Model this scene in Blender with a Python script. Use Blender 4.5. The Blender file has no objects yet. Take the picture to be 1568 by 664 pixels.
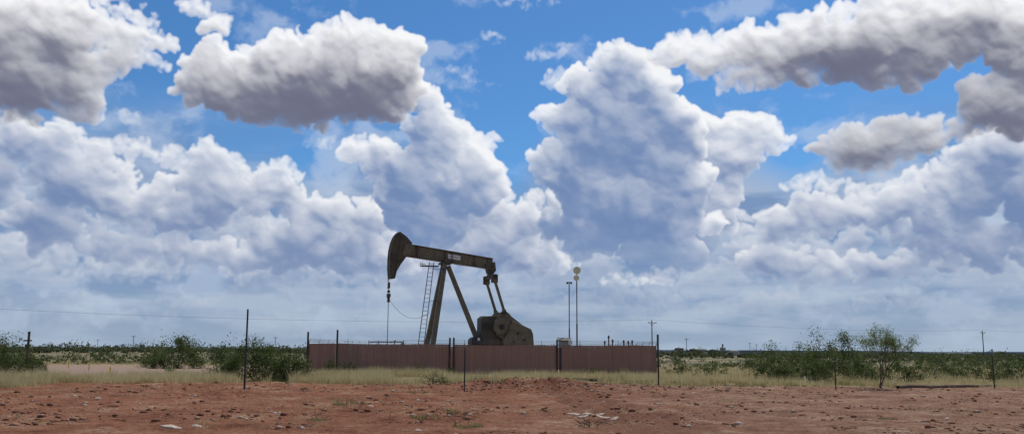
import bpy, math, random
import numpy as np
from mathutils import Vector, Matrix
random.seed(7); rng=np.random.default_rng(7)
scene=bpy.context.scene
try:
    scene.view_settings.view_transform='Standard'; scene.view_settings.look='None'
    scene.view_settings.exposure=0; scene.view_settings.gamma=1
except Exception: pass

# ---------------------------------------------------------------- camera
W0,H0=1568.0,664.0
F=1358.0; CAMH=1.9
PITCH=math.atan(206/F); ROLL=math.radians(0.35)
R=Matrix.Rotation(math.radians(90)+PITCH,3,'X')@Matrix.Rotation(ROLL,3,'Z')
cam_d=bpy.data.cameras.new("camera"); cam=bpy.data.objects.new("camera",cam_d)
scene.collection.objects.link(cam); scene.camera=cam
cam.matrix_world=Matrix.Translation((0,0,CAMH))@R.to_4x4()
cam_d.sensor_width=36; cam_d.lens=F/W0*36; cam_d.clip_start=0.1; cam_d.clip_end=40000

def ray(x,y): return R@Vector((x-W0/2,H0/2-y,-F))
def at(x,y,Y):            # survey helper: world point on photo bearing at distance Y
    r=ray(x,y); t=Y/r.y
    return Vector((r.x*t,Y,CAMH+r.z*t))
def XA(x,Y,y=545): return at(x,y,Y).x

# ---------------------------------------------------------------- numpy noise
def _hash(ix,iy,s):
    n=(ix*374761393+iy*668265263+s*1442695041)&0xffffffff
    n=((n^(n>>13))*1274126177)&0xffffffff
    return ((n^(n>>16))&0xffff)/65535.0
def vnoise(x,y,s=0):
    x=np.asarray(x,float);y=np.asarray(y,float)
    ix=np.floor(x).astype(np.int64);iy=np.floor(y).astype(np.int64)
    fx=x-ix;fy=y-iy;fx=fx*fx*(3-2*fx);fy=fy*fy*(3-2*fy)
    a=_hash(ix,iy,s);b=_hash(ix+1,iy,s);c=_hash(ix,iy+1,s);d=_hash(ix+1,iy+1,s)
    return (a*(1-fx)+b*fx)*(1-fy)+(c*(1-fx)+d*fx)*fy
def fbm(x,y,o=4,s=0):
    v=0;a=.5
    for i in range(o):
        v=v+a*(vnoise(x*2**i+17*i,y*2**i-9*i,s+i)-.5);a*=.5
    return v*2
def sst(a,b,x):
    t=np.clip((x-a)/(b-a),0,1);return t*t*(3-2*t)
MX=XA(815,52)
def hgt(x,y):
    x=np.asarray(x,float);y=np.asarray(y,float)
    near=1-sst(50,60,y)
    far=sst(100,500,y)
    h=.10*fbm(x*.06,y*.06,3,3)*(1-far)
    rc=vnoise(x*.22,y*.22,5)
    h=h+near*(.07*fbm(x*.30,y*.30,3,11)+.09*fbm(x*1.3,y*1.3,4,23)*(.35+rc)+.07*np.abs(fbm(x*3.1,y*3.1,3,63))*(.3+1.2*rc))
    h=h+near*.10*np.exp(-((y-49-1.5*fbm(x*.08,y*0,2,9))/2.2)**2)
    mound=np.exp(-((x-MX)/4.2)**2-((y-50)/2.6)**2)
    h=h+mound*(.32+.42*fbm(x*1.1,y*1.1,4,31))
    m2=np.exp(-((x-MX-6)/5)**2-((y-46)/2.0)**2); h=h+m2*.12
    for x0 in (3.0,4.7):
        dd=(x-(x0+.045*(20-y)+.25*np.sin(y*.3)))/.3
        h=h-near*.10*(np.exp(-dd**2)-.6*np.exp(-((np.abs(dd)-1.6)/.6)**2))*(.4+rc)
    return h*np.where(y<-50,0,1)
def H(x,y): return float(hgt(x,y))
def gpt(x,y,dz=0):         # ground point seen on a bearing (flat ground solution)
    r=ray(x,y); t=-CAMH/r.z
    X,Y=r.x*t,r.y*t
    return Vector((X,Y,H(X,Y)+dz))

# ---------------------------------------------------------------- node DSL
class NT:
    def __init__(s,tree): s.t=tree; s.n=tree.nodes; s.l=tree.links
    def inp(s,sock,v):
        if v is None: return
        if isinstance(v,E): s.l.new(v.s,sock)
        else: sock.default_value=v
    def math(s,op,a,b=None,c=None,clamp=False):
        n=s.n.new('ShaderNodeMath'); n.operation=op; n.use_clamp=clamp
        for i,v in enumerate((a,b,c)):
            if v is not None: s.inp(n.inputs[i],v)
        return E(s,n.outputs[0])
    def vec(s,op,a,b=None,c=None,out=0):
        n=s.n.new('ShaderNodeVectorMath'); n.operation=op
        for i,v in enumerate((a,b,c)):
            if v is not None: s.inp(n.inputs[i],v)
        return E(s,n.outputs[out])
    def sep(s,v):
        n=s.n.new('ShaderNodeSeparateXYZ'); s.inp(n.inputs[0],v)
        return [E(s,o) for o in n.outputs]
    def noise(s,v,scale,detail=4.,rough=.5,dim='2D',out='Fac',dist=0.):
        n=s.n.new('ShaderNodeTexNoise'); n.noise_dimensions=dim
        s.inp(n.inputs['Vector'],v); n.inputs['Scale'].default_value=scale
        n.inputs['Detail'].default_value=detail; n.inputs['Roughness'].default_value=rough
        n.inputs['Distortion'].default_value=dist
        return E(s,n.outputs[out])
    def sstep(s,v,a,b,lo=0.,hi=1.):
        n=s.n.new('ShaderNodeMapRange'); n.interpolation_type='SMOOTHSTEP'
        s.inp(n.inputs[0],v)
        for i,k in enumerate((a,b,lo,hi)): n.inputs[i+1].default_value=k
        return E(s,n.outputs[0])
    def mix(s,f,a,b,blend='MIX'):
        n=s.n.new('ShaderNodeMix'); n.data_type='RGBA'; n.blend_type=blend
        fi=[i for i in n.inputs if i.type=='VALUE'][0]
        ci=[i for i in n.inputs if i.type=='RGBA']
        s.inp(fi,f)
        for k,v in zip(ci,(a,b)):
            if isinstance(v,E): s.l.new(v.s,k)
            else: k.default_value=(v[0],v[1],v[2],1)
        o=[o for o in n.outputs if o.type=='RGBA'][0]
        return E(s,o)
    def ramp(s,f,stops):
        n=s.n.new('ShaderNodeValToRGB'); s.inp(n.inputs[0],f)
        e=n.color_ramp.elements
        while len(e)>1: e.remove(e[-1])
        e[0].position=stops[0][0]; e[0].color=(*stops[0][1],1)
        for p,c in stops[1:]:
            k=e.new(p); k.color=(*c,1)
        return E(s,n.outputs[0])
class E:
    def __init__(s,nt,sock): s.nt=nt; s.s=sock
    def _b(s,op,o,rev=False):
        return s.nt.math(op,o,s) if rev else s.nt.math(op,s,o)
    def __add__(s,o): return s._b('ADD',o)
    __radd__=__add__
    def __sub__(s,o): return s._b('SUBTRACT',o)
    def __rsub__(s,o): return s._b('SUBTRACT',o,True)
    def __mul__(s,o): return s._b('MULTIPLY',o)
    __rmul__=__mul__

def link(o,parent=None):
    scene.collection.objects.link(o)
    if parent is not None: o.parent=parent
    return o
def arr_obj(name,V,Fc,mat,parent=None,smooth=False,validate=True):
    V=np.asarray(V,np.float32); Fc=np.asarray(Fc,np.int32)
    me=bpy.data.meshes.new(name); k=Fc.shape[1]
    me.vertices.add(len(V)); me.vertices.foreach_set('co',V.ravel())
    me.loops.add(Fc.size); me.loops.foreach_set('vertex_index',Fc.ravel())
    me.polygons.add(len(Fc)); me.polygons.foreach_set('loop_start',np.arange(0,Fc.size,k,dtype=np.int32))
    me.polygons.foreach_set('loop_total',np.full(len(Fc),k,np.int32))
    if smooth: me.polygons.foreach_set('use_smooth',np.ones(len(Fc),bool))
    me.materials.append(mat); me.update(calc_edges=True)
    if validate: me.validate()
    return link(bpy.data.objects.new(name,me),parent)

# ---------------------------------------------------------------- world / sky
SUN_EL,SUN_AZ=math.radians(56),math.radians(28)
world=bpy.data.worlds.new("World"); scene.world=world; world.use_nodes=True
wt=world.node_tree; wt.nodes.clear(); w=NT(wt)
sky=wt.nodes.new('ShaderNodeTexSky'); sky.sky_type='NISHITA'; sky.sun_disc=False
sky.sun_elevation=SUN_EL; sky.sun_rotation=SUN_AZ; sky.air_density=1.0; sky.dust_density=0.4; sky.ozone_density=3.5
skycol=w.vec('MULTIPLY',E(w,sky.outputs[0]),(.39,.70,.96))
tc=wt.nodes.new('ShaderNodeTexCoord'); D=E(w,tc.outputs['Generated'])
dx,dy,dz=w.sep(D)
outm=w.math('MAXIMUM',w.sstep(dy,.74,.66),w.sstep(dz,.50,.56))
gn=w.noise(D,3.0,5.,.6,dim='3D')
skycol=w.mix(outm*w.sstep(gn,.46,.60)*.9,skycol,(5.0,5.3,6.0))
bg=wt.nodes.new('ShaderNodeBackground'); bg.inputs['Strength'].default_value=.1
wt.links.new(skycol.s,bg.inputs[0])
wo=wt.nodes.new('ShaderNodeOutputWorld'); wt.links.new(bg.outputs[0],wo.inputs[0])
try:
    world.cycles.sampling_method='MANUAL'; world.cycles.sample_map_resolution=256
except Exception: pass
sl=bpy.data.lights.new("sun",'SUN'); sl.energy=3.2; sl.angle=math.radians(.6); sl.color=(1,.95,.87)
so=bpy.data.objects.new("sun",sl); scene.collection.objects.link(so)
sd=Vector((math.sin(SUN_AZ)*math.cos(SUN_EL),math.cos(SUN_AZ)*math.cos(SUN_EL),math.sin(SUN_EL)))
so.rotation_euler=sd.to_track_quat('Z','Y').to_euler(); so.location=(0,0,60)

# ---- cloud deck: far-away partial dome, cumulus grown as heaps of puffs on it
U=13.58; ST=.0101
ua=np.arange(-9.6,9.6,ST); va=np.arange(-.12,6.9,ST); NU,NV=len(ua),len(va)
UU,VV=np.meshgrid(ua,va)
def brg(x,y):
    r=ray(x,y); return (math.atan2(r.x,r.y)*U, math.atan2(r.z,math.hypot(r.x,r.y))*U)
def bp(x,y,rx,ry):
    c=brg(x,y); a=brg(x+rx/2,y); b=brg(x-rx/2,y); t=brg(x,y-ry/2); q=brg(x,y+ry/2)
    return c[0],c[1],abs(a[0]-b[0]),abs(t[1]-q[1])
crg=np.random.default_rng(21)
def blur(Z,sg):
    ky=np.fft.fftfreq(Z.shape[0]); kx=np.fft.rfftfreq(Z.shape[1])
    G=np.exp(-2*(np.pi*sg)**2*ky**2)[:,None]*np.exp(-2*(np.pi*sg)**2*kx**2)[None]
    return np.fft.irfft2(np.fft.rfft2(Z)*G,s=Z.shape)
wu=.16*fbm(UU*2.2,VV*2.2,3,101)+.085*fbm(UU*7,VV*7,4,111)
wv=.16*fbm(UU*2.2,VV*2.2,3,121)+.085*fbm(UU*7,VV*7,4,131)
FINE=fbm(UU*12,VV*12,4,141); MED=fbm(UU*3.5,VV*3.5,6,151); BIG=fbm(UU*.9,VV*1.3,5,161)
STRAT=fbm(UU*.8,VV*4.5,6,171)
WI=np.clip(np.round((UU+wu-ua[0])/ST).astype(int),0,NU-1); WJ=np.clip(np.round((VV+wv-va[0])/ST).astype(int),0,NV-1)
def puffs_from(blobs,flat=.3,dens=1.,minr=.035,upb=.55,grow=1.12):
    out=[]
    for (x,y,rx,ry) in blobs:
        cu,cv,a,b=bp(x,y,rx*grow,ry*grow); m=min(a,b); n=int((10+12*max(a,b)/m)*dens)
        for _ in range(n):
            th=crg.random()*6.283; rr=math.sqrt(crg.random())
            r=m*crg.uniform(.30,.58)*(1-.35*rr)
            pu,pv=cu+math.cos(th)*rr*(a-r*.7),cv+math.sin(th)*rr*(b-r*.7)
            z=m*crg.uniform(0,.45)*(1-rr*.6); out.append((pu,pv,r,z))
            for _ in range(7):
                t2=crg.uniform(-.5,3.64) if crg.random()<upb else crg.random()*6.283
                if math.sin(t2)<-.3 and crg.random()<flat: continue
                k=crg.uniform(.45,.98); r2=r*crg.uniform(.25,.52)
                if r2<minr: continue
                p2=(pu+math.cos(t2)*r*k,pv+math.sin(t2)*r*k); z2=z+r*math.sqrt(1-min(k*k,.98))*.85
                out.append((*p2,r2,z2))
                for _ in range(5):
                    t3=crg.uniform(-.7,3.84) if crg.random()<upb else crg.random()*6.283
                    k3=crg.uniform(.5,1.0); r3=r2*crg.uniform(.3,.55)
                    if r3<minr: continue
                    out.append((p2[0]+math.cos(t3)*r2*k3,p2[1]+math.sin(t3)*r2*k3,r3,z2+r2*math.sqrt(1-min(k3*k3,.98))*.8))
    return out
def raster(pf):
    Z=np.zeros((NV,NU))
    for (pu,pv,r,z) in pf:
        i0=max(0,int((pu-r-ua[0])/ST));i1=min(NU,int((pu+r-ua[0])/ST)+2)
        j0=max(0,int((pv-r-va[0])/ST));j1=min(NV,int((pv+r-va[0])/ST)+2)
        if i0>=i1 or j0>=j1: continue
        d=r*r-((ua[i0:i1]-pu)**2)[None]-((va[j0:j1]-pv)**2)[:,None]
        s=np.where(d>0,z*np.clip(d/(r*r)*3,0,1)+np.sqrt(np.maximum(d,0)),0)
        np.maximum(Z[j0:j1,i0:i1],s,out=Z[j0:j1,i0:i1])
    return Z
RGB=np.zeros((NV,NU,3)); AL=np.zeros((NV,NU))
def comp(col,al):
    global RGB,AL
    RGB=col*al[...,None]+RGB*(1-al[...,None]); AL=al+AL*(1-al)
def shade_layer(pf,dark,light,k=1.6,ln=1.0,amb=.12,rim=.35,soft=.05,op=1.,er=.05,lam=.6,extra=None,fade=None,rel=.30):
    Z=raster(pf)[WJ,WI]
    Z=np.maximum(Z+FINE*er*np.clip(Z*12,0,1)-er*.25*(Z>0),0)
    Zs=blur(Z,1.25); Zm=blur(Z,4.5); Zb=blur(Z,14.)
    def nl(z,g):
        gv,gu=np.gradient(z,ST); gu=np.clip(gu*g,-3,3);gv=np.clip(gv*g,-3,3)
        return (-gu*.28-gv*.80+.42)/np.sqrt(gu*gu+gv*gv+1)
    lb=.17*nl(Zs,.6)+.44*nl(Zm,1.)+.44*nl(Zb,1.3)
    S=np.zeros_like(Z); acc=np.zeros(NU); dec=math.exp(-ST/ln)
    tt=np.maximum(Zm,0)
    for j in range(NV-1,-1,-1):
        acc=(acc+tt[j]*ST/ln*3)*dec; S[j]=acc
        acc=np.concatenate([acc[1:],acc[-1:]]) if j%3==0 else acc
    S=blur(S,3.)*np.clip(1+.8*MED+.5*BIG,.25,2.)
    sh=np.exp(-k*S)
    b=amb+(1-amb)*sh*(1-lam+lam*np.clip(lb*1.35+.1,0,1.35))
    b=b+rim*np.exp(-np.maximum(Zm,0)/.07)*(.4+.6*sh)+(1-sh)*(rel*(lb-.36)+.13*MED+.10*BIG)+.04*MED
    if extra is not None: b=b-extra
    b=np.where(b<.12,.12*np.exp((b-.12)/.12),b)
    b=np.clip(b,0,1)[...,None]
    col=np.array(dark)*(1-b)+np.array(light)*b
    al=op*(1-np.exp(-np.maximum(Zs-.004,0)/soft))
    if fade is not None: al=al*fade
    comp(col,al)
def field(n,x0,x1,y0,y1,smin,smax,asp=.42):
    out=[]
    for _ in range(n):
        x=crg.uniform(x0,x1); y=crg.uniform(y0,y1); s=crg.uniform(smin,smax)
        out.append((x,y,s,s*asp*.5))
        for q in range(crg.integers(2,6)):
            h=s*asp*crg.uniform(.35,1.1); out.append((x+crg.uniform(-.8,.8)*s,y-h*.5,s*crg.uniform(.15,.34),h*.6))
    return out
def gs(l):
    o=np.zeros((NV,NU))
    for (x,y,rx,ry,s_) in l:
        cu,cv,a,b=bp(x,y,rx,ry); o+=s_*np.exp(-((UU-cu)/a)**2-((VV-cv)/b)**2)
    return o
lin=lambda r,g,b:tuple(((c/255+.055)/1.055)**2.4 for c in (r,g,b))
PXY=lambda y:brg(784,y)[1]
vy=sst(PXY(150),PXY(340),VV+.45*BIG)
hole=gs([(785,200,30,110,1.1),(790,90,150,80,1.),(1215,225,50,50,.8),(470,250,50,35,.6),(420,20,140,40,1),(350,230,60,30,.4)])
va_=np.clip(vy*1.1-hole,0,1)*.95
lo=sst(PXY(420),PXY(530),VV)[...,None]
vc=np.array(lin(122,148,187))*(1-lo)+np.array(lin(142,162,188))*lo
vl=np.clip(.42+1.6*STRAT+1.0*BIG,0,1)[...,None]
vc=vc*(1-vl*.62)+np.array(lin(190,201,217))*vl*.62
comp(vc,va_)
scr=sst(.08,.55,fbm((UU+wu)*1.1,(VV+wv)*2.2,6,191)+.35*MED)*.42
comp(np.broadcast_to(np.array(lin(200,213,233)),RGB.shape),scr*(1-.7*gs([(785,230,40,70,1)])))
FD,FL=lin(124,145,181),lin(212,217,227)
shade_layer(puffs_from(field(70,-400,1960,462,506,30,90,.22),minr=.022),lin(132,152,182),lin(202,208,218),k=1.8,ln=.25,amb=.08,rim=.15,soft=.10,op=.60,er=.04)
shade_layer(puffs_from(field(64,-400,1960,395,468,40,105,.32),minr=.025),FD,FL,k=2.8,ln=.35,amb=.03,rim=.2,soft=.09,op=.72,er=.05)
shade_layer(puffs_from(field(34,-500,640,330,425,45,100,.5)+field(28,1130,2000,330,430,45,100,.45)+field(8,640,900,330,420,40,80,.5),minr=.025),lin(116,139,178),lin(230,233,239),k=3.2,ln=.42,amb=.04,rim=.35,soft=.07,op=.86,er=.06,extra=.12*BIG)
shade_layer(puffs_from([(30,215,44,34),(75,240,40,30),(100,210,30,26),(140,235,30,20),(200,225,40,16),(260,235,36,14),(20,280,80,30),(110,285,60,30),(165,270,50,28),(190,310,70,30),(250,320,60,34),(320,238,34,22),(305,262,34,22),(345,258,36,24),(330,300,80,34),(425,258,32,18),(395,280,34,24),(440,290,44,28),
   (500,325,60,26),(560,340,50,30),(520,375,90,30),(450,370,60,34),(400,390,90,26),(580,400,90,26),(-100,280,120,60),(-260,250,120,70),(60,350,90,30),(160,370,70,26),(260,390,80,24),
   (700,335,50,28),(750,320,40,26),(790,345,60,30),(840,315,36,20),(860,350,40,20),(740,385,80,28),(820,400,60,22),
   (1190,345,40,26),(1240,320,46,26),(1300,330,60,26),(1360,315,60,28),(1420,305,50,30),(1480,305,60,34),(1530,240,50,44),(1500,280,60,30),(1240,282,40,14),(1300,285,40,14),(1380,280,40,16),(1500,380,90,30),(1210,400,70,24),(1340,410,80,24),(1430,350,70,26),(1440,270,44,20),(1470,235,30,18),(1650,290,120,80),(1010,423,30,12),(950,430,40,10),(1080,320,26,12),(1110,330,34,14),(1010,360,20,6)],minr=.028,grow=1.2),
   lin(108,132,175),lin(243,244,247),k=3.5,ln=.5,amb=.05,rim=.55,soft=.06,op=.95,er=.07,extra=.12*BIG+gs([(110,305,40,20,.2),(60,330,60,30,.12),(1540,300,40,40,.12),(1330,345,80,20,.15)]))
T2=[(652,205,34,70),(643,140,22,22),(665,170,26,30),(688,215,36,40),(722,215,24,20),(745,222,20,18),(735,250,34,34),(735,290,34,34),(700,290,50,50),(640,290,55,50),(575,240,34,28),(540,232,22,18),(600,265,36,34),(660,340,60,40),
    (915,95,20,20),(945,82,28,20),(955,120,42,46),(905,140,36,36),(870,175,36,32),(845,185,22,18),(990,150,50,50),(1000,200,66,66),(920,210,62,60),(880,240,44,40),(830,252,30,24),(815,245,18,14),(860,275,40,24),(960,280,92,80),(1030,270,54,90),(1010,350,96,70),(920,350,80,50)]
TD,TL=lin(106,133,178),lin(247,248,250)
shade_layer(puffs_from([(1090,215,36,38),(1130,205,50,34),(1150,185,40,24),(1190,212,34,22),(1120,250,50,32),(1100,295,36,40),(1085,345,50,40),(1060,190,26,24)],minr=.025),TD,TL,k=2.6,ln=.7,amb=.07,rim=.6,soft=.05,er=.07,fade=1-.6*(1-sst(PXY(400),PXY(330),VV)),rel=.35)
shade_layer(puffs_from(T2,minr=.025),TD,TL,k=4.3,ln=.8,amb=.085,rim=.75,soft=.045,op=.97,er=.06,rel=.34,
   extra=gs([(1000,260,80,100,.04),(650,250,36,70,.04)])-gs([(735,230,40,50,.2),(850,200,40,60,.12)]),
   fade=1-.6*(1-sst(PXY(430),PXY(340),VV)))
shade_layer(puffs_from([(700,113,28,7),(720,118,22,7),(768,128,18,5),(745,124,16,4),(835,88,26,9),(868,74,16,8),(858,90,26,7),(795,4,60,7),(200,178,20,12),(755,55,20,8),(770,70,12,6),(860,120,26,14),(500,215,26,8)],minr=.02,grow=1.25),
   lin(160,185,218),lin(242,245,249),k=1.,ln=.5,amb=.4,rim=.2,soft=.10,op=.9,er=.10)
B=[(300,120,34,38),(340,95,36,30),(350,130,60,45),(400,85,40,24),(440,85,46,26),(410,140,90,42),(480,120,80,60),(500,62,34,20),(545,46,34,22),(560,75,50,35),(592,60,28,26),(605,100,42,44),(560,135,80,50),(470,172,110,22),(400,170,80,20),(590,160,40,24),(520,95,60,40),
   (1290,85,110,42),(1330,105,70,30),(1200,80,70,32),(1120,80,50,26),(1050,80,44,24),(1010,88,26,16),(1090,100,44,20),(1150,120,56,16),(1370,100,60,32),(1430,60,80,50),(1500,45,80,50),(1330,30,80,28),(1250,35,50,24),(1570,80,60,60),(1400,10,100,30),(1650,60,100,80),(1210,50,40,22),(1530,15,90,30),(1160,60,50,24),(1040,65,30,12),(1180,115,70,18),
   (1285,228,40,22),(1320,222,50,28),(1360,210,46,28),(1400,190,38,24),(1415,220,40,20),(1340,245,84,12),(1490,150,34,28),(1525,165,54,34),(1480,190,34,18),(1570,175,50,40),(1460,205,30,14),
   (20,50,60,60),(90,60,60,50),(30,130,54,44),(100,130,60,34),(150,110,34,24),(150,55,40,24),(200,60,44,24),(245,60,26,18),(230,95,26,12),(180,90,44,24),(120,165,40,18),(300,10,34,14),(330,38,26,20),(345,30,14,12),(-80,90,90,90),(-220,60,120,90),(60,10,80,30),(170,10,60,16),(120,30,50,24),(30,180,40,14),(210,30,30,12)]
shade_layer(puffs_from(B,flat=.6,minr=.026,dens=1.2,grow=1.16),lin(108,111,132),lin(249,249,251),k=2.8,ln=.85,amb=.075,rim=.6,soft=.05,er=.065,rel=.34,
   extra=gs([(440,165,160,32,.18),(560,150,60,30,.12),(1290,95,110,36,.34),(1340,240,80,14,.18),(30,140,50,34,.24),(120,165,40,20,.12),(1520,185,50,24,.16),(1480,45,50,20,.12)])-gs([(1180,75,70,30,.06),(1060,80,60,20,.2),(1420,20,100,20,.15),(300,110,30,40,.12)]))
hz=np.exp(-np.abs(VV)/.68)*.64
comp(np.broadcast_to(np.array(lin(158,176,197)),RGB.shape)*(1+.14*STRAT[...,None]),hz)
edge=sst(-9.6,-9.0,UU)*(1-sst(9.0,9.6,UU))*(1-sst(6.5,6.88,VV))
col=np.where(AL[...,None]>1e-4,RGB/np.maximum(AL,1e-4)[...,None],.5)
azg,elg=UU/U,VV/U; RD=16000
V=np.stack([(RD*np.cos(elg)*np.sin(azg)).ravel(),(RD*np.cos(elg)*np.cos(azg)).ravel(),(RD*np.sin(elg)).ravel()],1)
I=np.arange(NU*NV).reshape(NV,NU)
Fc=np.stack([I[:-1,:-1].ravel(),I[:-1,1:].ravel(),I[1:,1:].ravel(),I[1:,:-1].ravel()],1)
m=bpy.data.materials.new("cloud_deck"); m.use_nodes=True; m.node_tree.nodes.clear(); t=NT(m.node_tree)
an=t.n.new('ShaderNodeAttribute'); an.attribute_name='cloud'
em=t.n.new('ShaderNodeEmission'); t.l.new(an.outputs['Color'],em.inputs[0]); em.inputs[1].default_value=1
tr=t.n.new('ShaderNodeBsdfTransparent'); mx=t.n.new('ShaderNodeMixShader')
t.l.new(an.outputs['Alpha'],mx.inputs[0]); t.l.new(tr.outputs[0],mx.inputs[1]); t.l.new(em.outputs[0],mx.inputs[2])
o=t.n.new('ShaderNodeOutputMaterial'); t.l.new(mx.outputs[0],o.inputs[0])
try: m.cycles.emission_sampling='NONE'
except Exception: pass
so_=arr_obj("sky",V,Fc,m,smooth=True,validate=False)
ca_=so_.data.color_attributes.new('cloud','FLOAT_COLOR','POINT')
ca_.data.foreach_set('color',np.concatenate([col,(AL*edge)[...,None]],2).astype(np.float32).ravel())
del V,I,Fc,RGB,UU,VV

# ---------------------------------------------------------------- materials
def newmat(name):
    m=bpy.data.materials.new(name); m.use_nodes=True
    m.node_tree.nodes.clear(); t=NT(m.node_tree)
    return m,t
def finish(t,m,col,rough=.8,metal=0.,bump=None,bstr=.3,bdist=.02,trans=0.,spec=.3):
    p=t.n.new('ShaderNodeBsdfPrincipled')
    if isinstance(col,E): t.l.new(col.s,p.inputs['Base Color'])
    else: p.inputs['Base Color'].default_value=(*col,1)
    t.inp(p.inputs['Roughness'],rough); p.inputs['Metallic'].default_value=metal
    p.inputs['Specular IOR Level'].default_value=spec
    if bump is not None:
        b=t.n.new('ShaderNodeBump'); b.inputs['Strength'].default_value=bstr; b.inputs['Distance'].default_value=bdist
        t.l.new(bump.s,b.inputs['Height']); t.l.new(b.outputs[0],p.inputs['Normal'])
    o=t.n.new('ShaderNodeOutputMaterial'); sh=p.outputs[0]
    if trans>0:
        tr=t.n.new('ShaderNodeBsdfTranslucent')
        if isinstance(col,E): t.l.new(col.s,tr.inputs[0])
        else: tr.inputs[0].default_value=(*col,1)
        mx=t.n.new('ShaderNodeMixShader'); mx.inputs[0].default_value=trans
        t.l.new(sh,mx.inputs[1]); t.l.new(tr.outputs[0],mx.inputs[2]); sh=mx.outputs[0]
    t.l.new(sh,o.inputs[0]); return m
def geo(t,out): 
    g=t.n.new('ShaderNodeNewGeometry'); return E(t,g.outputs[out])
def paint(name,c1,c2,rough=.55,metal=0.,sc=1.5):
    m,t=newmat(name); p=geo(t,'Position')
    n=t.noise(p,sc,6.,.65,dim='3D'); n2=t.noise(t.vec('MULTIPLY',p,(3,3,.5)),3.,4.,.6,dim='3D')
    col=t.mix(t.sstep(n*.6+n2*.4,.38,.62),c1,c2)
    return finish(t,m,col,rough=rough,metal=metal,bump=n2,bstr=.15,bdist=.01)
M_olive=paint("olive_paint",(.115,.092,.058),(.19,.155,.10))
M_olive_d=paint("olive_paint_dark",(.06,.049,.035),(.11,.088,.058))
M_dark=paint("dark_steel",(.03,.03,.032),(.07,.06,.055),.5,.3)
M_rust=paint("rusted_steel",(.07,.045,.035),(.14,.08,.055),.9)
M_galv=paint("galvanised_steel",(.2,.21,.22),(.3,.31,.32),.45,.4)
M_wood=paint("weathered_wood",(.07,.05,.035),(.13,.095,.065),.9)
M_white=paint("white_paint",(.6,.6,.58),(.75,.74,.72))
M_yellow=paint("yellow_paint",(.65,.42,.04),(.8,.55,.06))
M_cream=paint("cream_dish",(.62,.57,.36),(.78,.72,.48))
M_red=paint("logo_red",(.35,.06,.05),(.45,.08,.06))
M_conc=paint("concrete",(.28,.26,.23),(.4,.37,.33),.9)
M_wire=paint("wire_dark",(.04,.04,.04),(.07,.07,.07))
def leafmat(name,c1,c2,c3,tr=.35):
    m,t=newmat(name); r=geo(t,'Random Per Island'); p=geo(t,'Position')
    n=t.noise(p,.8,3.,.6,dim='3D'); n2=t.noise(p,.07,2.,.5,dim='3D')
    col=t.ramp(t.math('ADD',r*.45,n*.3+n2*.35,clamp=True),[(.2,c1),(.52,c2),(.85,c3)])
    return finish(t,m,col,rough=.6,trans=tr,spec=.2)
M_leaf=leafmat("mesquite_leaf",(.035,.055,.015),(.075,.105,.03),(.16,.18,.06),.44)
M_leafb=leafmat("sapling_leaf",(.09,.135,.035),(.15,.21,.06),(.23,.28,.10),.48)
M_leafd=leafmat("scrub_leaf",(.038,.055,.022),(.075,.092,.038),(.15,.15,.07),.38)
M_grass=leafmat("dry_grass_blade",(.30,.24,.11),(.50,.42,.22),(.64,.56,.34),.45)
M_weed=leafmat("green_weed",(.10,.12,.04),(.19,.19,.07),(.34,.31,.14),.42)
m,t=newmat("brown_privacy_slat"); p=geo(t,'Position'); r=geo(t,'Random Per Island')
n=t.noise(t.vec('MULTIPLY',p,(.5,.5,2.)),1.2,5.,.6,dim='3D')
col=t.mix(t.math('ADD',r*.35,n*.5,clamp=True),(.32,.18,.135),(.46,.29,.23))
M_slat=finish(t,m,col,rough=.7,trans=.3)
m,t=newmat("red_dirt_ground"); p=geo(t,'Position'); px_,py_,pz_=t.sep(p)
nb=t.noise(p,.12,4.,.55,dim='3D'); nm=t.noise(p,1.1,8.,.72,dim='3D'); nf=t.noise(p,8.,6.,.75,dim='3D')
nl_=t.noise(t.vec('ADD',p,(40.,13.,0.)),.35,6.,.7,dim='3D')
dirt=t.ramp(nm*.5+nl_*.35+nb*.15,[(.38,(.12,.043,.022)),(.45,(.215,.082,.041)),(.53,(.30,.130,.070)),(.62,(.41,.225,.14))])
tan=t.sstep(px_+nb*14.0,5.,16.)
dirt=t.mix(tan*.7,dirt,t.ramp(nm*.55+nl_*.45,[(.38,(.165,.082,.05)),(.5,(.29,.165,.105)),(.62,(.42,.28,.195))]))
rd=t.sstep(t.math('ABSOLUTE',px_-MX-2.),7.,2.)*t.sstep(py_,36.,44.)*t.sstep(py_,54.,51.)
dirt=t.mix(rd*.45,dirt,(.23,.08,.04))
trk=t.sstep(t.math('ABSOLUTE',px_+py_*.045-4.75+(nl_-.5)*2.),1.7,.9)*t.sstep(nm,.40,.55)
dirt=t.mix(trk*.5,dirt,(.15,.052,.027))
dirt=t.mix(t.sstep(nf,.55,.68)*.55,dirt,(.45,.29,.195))
dirt=t.mix(t.sstep(nf,.47,.36)*.65,dirt,(.075,.03,.017))
dirt=t.mix(t.sstep(nl_,.55,.63)*t.sstep(nf,.46,.56)*.5,dirt,(.43,.34,.21))
nz=t.noise(p,.35,5.,.6,dim='3D')
gl=t.ramp(nm*.5+nf*.5,[(.36,(.20,.15,.075)),(.5,(.37,.28,.15)),(.64,(.50,.40,.25))])
mg=t.sstep(py_+(nz-.5)*22.0+(nb-.5)*8.,50.,54.)
c1=t.mix(mg*.82,dirt,gl)
pm=t.sstep(px_+(nb-.5)*8.0,-18.,-21.)*t.sstep(py_+(nz-.5)*6.,58.,61.)*t.sstep(py_+(nz-.5)*16.,112.,98.)
c1=t.mix(pm*.9,c1,t.mix(nm,(.29,.19,.145),(.39,.28,.22)))
fm=t.sstep(py_+(nz-.5)*30.,105.,140.)
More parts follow.
